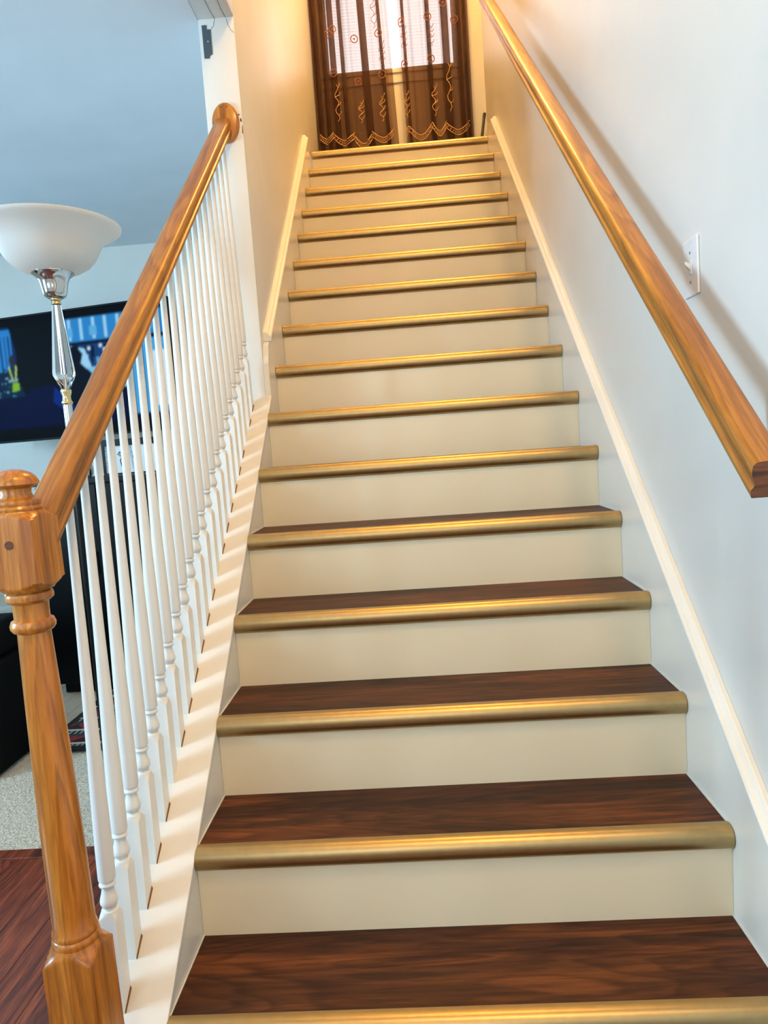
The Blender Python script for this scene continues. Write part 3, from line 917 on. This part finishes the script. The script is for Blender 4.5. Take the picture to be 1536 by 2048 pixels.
put([(1.20, 0.40), (1.19, 0.40), (1.215, 0.505), (1.225, 0.50)], (176, 206, 110))
put([(1.18, 0.40), (1.17, 0.40), (1.155, 0.50), (1.165, 0.505)], (176, 206, 110))
put([(1.21, 0.335), (1.15, 0.34), (1.15, 0.39), (1.20, 0.395)], (120, 178, 40))
put([(1.235, 0.40), (1.14, 0.405), (1.14, 0.42), (1.235, 0.415)], (120, 160, 180))
put([(1.19, 0.755), (0.84, 0.755), (0.80, 0.70), (0.82, 0.45), (0.80, 0.36), (0.84, 0.28), (1.10, 0.28), (1.16, 0.42), (1.15, 0.60)], (3, 9, 14))
put([(1.36, 0.09), (0.84, 0.09), (0.80, 0.30), (0.90, 0.36), (1.06, 0.34), (1.18, 0.26)], (3, 10, 52))
put([(0.90, 0.24), (0.74, 0.14), (0.74, 0.20), (0.88, 0.34)], (6, 40, 120))
im = blur(im, 3)
sm = canvas_mesh('screen', TVW-2*fr, TVH-2*fr, im, M['screen'])
so = link('screen', sm); so.parent = tv; so.location = (fr, 0.010, fr)
arm = MB().tube((0.75, 0.045, 0.42), (0.95, 0.30, 0.42), 0.02, 10).box(0.6, 0.9, 0.045, 0.06, 0.30, 0.54)
tvpart(arm, 'wall_arm', M['bezel'])

# black cabinet below the television
CX0, CX1, CY0, CY1, CZ = -1.45, -0.79, 2.38, 2.82, 0.948
cb = thing('black_cabinet', 'tall glossy black cabinet standing below the television', 'cabinet', ((CX0+CX1)/2, (CY0+CY1)/2, FLOOR+0.0055))
MB().box(CX0+0.01, CX1-0.01, CY0+0.02, CY1, FLOOR+0.06, CZ-0.03).obj('body', M['black'], cb, bevel=0.002)
MB().box(CX0+0.03, CX1-0.03, CY0+0.05, CY1-0.02, FLOOR+0.0055, FLOOR+0.06).obj('plinth', M['black'], cb)
MB().box(CX0, CX1, CY0-0.005, CY1, CZ-0.03, CZ).obj('top', M['black'], cb, bevel=0.003)
for i in (0, 1):
    a = CX0+0.012+i*(CX1-CX0-0.024)/2
    dd = MB().box(a+0.002, a+(CX1-CX0-0.024)/2-0.002, CY0, CY0+0.019, FLOOR+0.065, CZ-0.036).obj('door', M['black'], cb, bevel=0.002)
    hx = a+(CX1-CX0-0.024)/2-0.03 if i == 0 else a+0.03
    MB().tube((hx, CY0-0.012, 0.45), (hx, CY0-0.012, 0.57), 0.004, 8).tube((hx, CY0-0.012, 0.46), (hx, CY0+0.001, 0.46), 0.003, 8).tube((hx, CY0-0.012, 0.56), (hx, CY0+0.001, 0.56), 0.003, 8).obj('handle', M['black'], dd)

# framed print standing on the cabinet
pf = thing('framed_print', 'black framed white print with black line drawing and scribble on the black cabinet', 'picture', (-1.165, 2.60, CZ))
PWd, PH, pb = 0.312, 0.192, 0.030
x0 = -1.165
MB().box(x0, x0+PWd, 2.60, 2.615, CZ+PH-0.036, CZ+PH).box(x0, x0+PWd, 2.60, 2.615, CZ, CZ+0.010)\
    .box(x0, x0+0.012, 2.60, 2.615, CZ+0.010, CZ+PH-0.036).box(x0+PWd-0.003, x0+PWd, 2.60, 2.615, CZ+0.010, CZ+PH-0.036).obj('frame', M['black'], pf)
MB().box(x0+0.012, x0+PWd-0.003, 2.609, 2.613, CZ+0.010, CZ+PH-0.036).obj('backing_board', M['black'], pf)
pw, ph = PWd-0.015, PH-0.046
R2, C2 = 120, 240
pim = np.zeros((R2, C2, 3)); pim[:] = lin((214, 220, 222))
def stroke(pts, w, rgb=(14, 14, 16)):
    yy, xx = np.mgrid[0:R2, 0:C2]
    X = xx/(C2-1)*pw; Y = (1-yy/(R2-1))*ph
    if min(p[0] for p in pts) > 0.04: pts = [(p[0]-0.012, p[1]) for p in pts]
    for (xa, ya), (xb, yb) in zip(pts[:-1], pts[1:]):
        dx, dy = xb-xa, yb-ya
        t = np.clip(((X-xa)*dx+(Y-ya)*dy)/(dx*dx+dy*dy+1e-12), 0, 1)
        dist = np.hypot(X-xa-t*dx, Y-ya-t*dy)
        pim[dist < w/2] = lin(rgb)
for k in range(4): stroke([(0.002+0.003*k, ph), (0.008+0.008*k, 0.0)], 0.0016)
stroke([(0.060, 0.060), (0.050, 0.040), (0.056, 0.020), (0.044, 0.0)], 0.003)
stroke([(0.048, 0.083), (0.054, 0.075)], 0.010)
stroke([(0.082, 0.100), (0.094, 0.112), (0.104, 0.106), (0.104, 0.086), (0.094, 0.066), (0.100, 0.035), (0.118, 0.002)], 0.006)
stroke([(0.088, 0.102), (0.099, 0.092)], 0.014, (150, 130, 116))
stroke([(0.112, 0.070), (0.120, 0.060)], 0.012)
stroke([(0.112, 0.112), (0.114, 0.150)], 0.002)
stroke([(0.120, 0.055), (0.126, 0.0)], 0.003)
for k in range(17):          # column of slanted, letter-like pen strokes
    yb = ph - 0.006 - 0.0085*k
    stroke([(0.144+0.0012*k, yb-0.004), (0.158+0.0012*k, yb+0.004)], 0.0028)
    if k % 3 != 2: stroke([(0.158+0.0012*k, yb+0.004), (0.157+0.0012*k, yb-0.003)], 0.0020)
me = canvas_mesh('paper', pw, ph, pim, M['paper'])
pp = link('paper', me); pp.parent = pf; pp.location = (x0+0.012+1.165, 0.0085, 0.010)

# black and white vase left of the print
vs_ = MB().lathe([(0.018, CZ+0.0005), (0.030, CZ+0.012), (0.034, CZ+0.035), (0.028, CZ+0.065), (0.014, CZ+0.088), (0.018, CZ+0.100), (0.013, CZ+0.099)], 48, -1.235, 2.55)
vme = vs_.mesh('patterned_vase', M['vase'], smooth=60)
a = vme.color_attributes.new('Col', 'FLOAT_COLOR', 'POINT')
cc = np.ones((len(vme.vertices), 4), np.float32)
for i, v in enumerate(vme.vertices):
    th = math.atan2(v.co.y-2.55, v.co.x+1.235)
    w_ = math.sin(th*7 + math.sin((v.co.z-CZ)*90)*1.5 + (v.co.z-CZ)*60)
    cc[i, :3] = lin((205, 198, 190)) if w_ > 0.15 else lin((14, 13, 13))
a.data.foreach_set('color', cc.ravel())
tag(link('patterned_vase', vme), 'small black and white swirl patterned vase left of the framed print', 'vase')

# ottoman, bench, rug
ot = thing('ottoman', 'black upholstered ottoman standing on the carpet left of the newel post', 'ottoman', (-1.75, 1.78, FLOOR+0.0055))
MB().box(-2.30, -1.183, 1.42, 1.80, FLOOR+0.012, 0.26).obj('body', M['blackfab'], ot, bevel=0.02, smooth=50)
MB().box(-2.29, -1.190, 1.43, 1.79, 0.262, 0.406).obj('cushion', M['blackfab'], ot, bevel=0.045, smooth=60, segs=4)
for xx in (-2.24, -1.25):
    for yy in (1.47, 1.75):
        MB().box(xx-0.02, xx+0.02, yy-0.02, yy+0.02, FLOOR+0.0055, FLOOR+0.013).obj('foot', M['black'], ot)
be = thing('beige_bench', 'low beige upholstered bench beyond the black ottoman', 'bench', (-2.3, 3.3, FLOOR+0.0055))
MB().box(-2.95, -1.62, 3.02, 3.45, FLOOR+0.10, 0.06).obj('base', M['beige'], be, bevel=0.01)
MB().box(-2.95, -1.62, 3.0, 3.46, 0.062, 0.185).obj('seat_cushion', M['beige'], be, bevel=0.03, smooth=60, segs=4)
for xx in (-2.88, -1.69):
    for yy in (3.08, 3.40):
        MB().box(xx-0.025, xx+0.025, yy-0.025, yy+0.025, FLOOR+0.0055, FLOOR+0.101).obj('leg', M['black'], be)

RW, RL = 0.98, 0.73
R3, C3 = 140, 196
rim = np.zeros((R3, C3, 3)); rim[:] = lin((16, 13, 13))
for r in range(R3):
    v = r/(R3-1)
    for c in range(C3):
        u = c/(C3-1)
        tri = abs(((u*9) % 1)-0.5)*2
        band = (v*5.0) % 1
        if u < 0.03 or u > 0.97 or v < 0.03 or v > 0.94: q = (12, 10, 10)
        elif band < 0.45: q = (140, 26, 30) if tri > band/0.45 else (22, 17, 17)
        elif band < 0.55: q = (196, 188, 174)
        elif band < 0.80: q = (18, 15, 15) if ((u*40) % 1) < 0.55 else (150, 140, 128)
        else: q = (60, 64, 66) if ((u*22+v*30) % 1) < 0.5 else (16, 14, 15)
        rim[r, c] = lin(q)
rme = canvas_mesh('patterned_rug', RW, RL, rim, M['rug'])
for v in rme.vertices:
    v.co = (v.co.x, v.co.z, 0.004 + 0.0006*random.random())
bmr = bmesh.new(); bmr.from_mesh(rme)
ext = bmesh.ops.extrude_face_region(bmr, geom=list(bmr.faces))
for g in ext['geom']:
    if isinstance(g, bmesh.types.BMVert): g.co.z += 0.006
bmesh.ops.recalc_face_normals(bmr, faces=bmr.faces)
bmr.to_mesh(rme); bmr.free()
ro = link('patterned_rug', rme, None, (-1.17, 1.648, FLOOR+0.0055))
tag(ro, 'black red and cream zigzag patterned rug on the carpet in front of the black cabinet', 'rug')

# living room window frame (beside the camera, source of the daylight)
w2 = bpy.data.objects.new('window_2', None); COL.objects.link(w2); w2.location = (-3.44, -0.6, 0.72); struct(w2)
MB().box(-3.46, -3.42, -1.15, -1.11, 0.72, 2.18).box(-3.46, -3.42, -0.09, -0.05, 0.72, 2.18).box(-3.46, -3.42, -1.11, -0.09, 0.72, 0.76).box(-3.46, -3.42, -1.11, -0.09, 2.14, 2.18).obj('window_frame', M['sash'], w2)
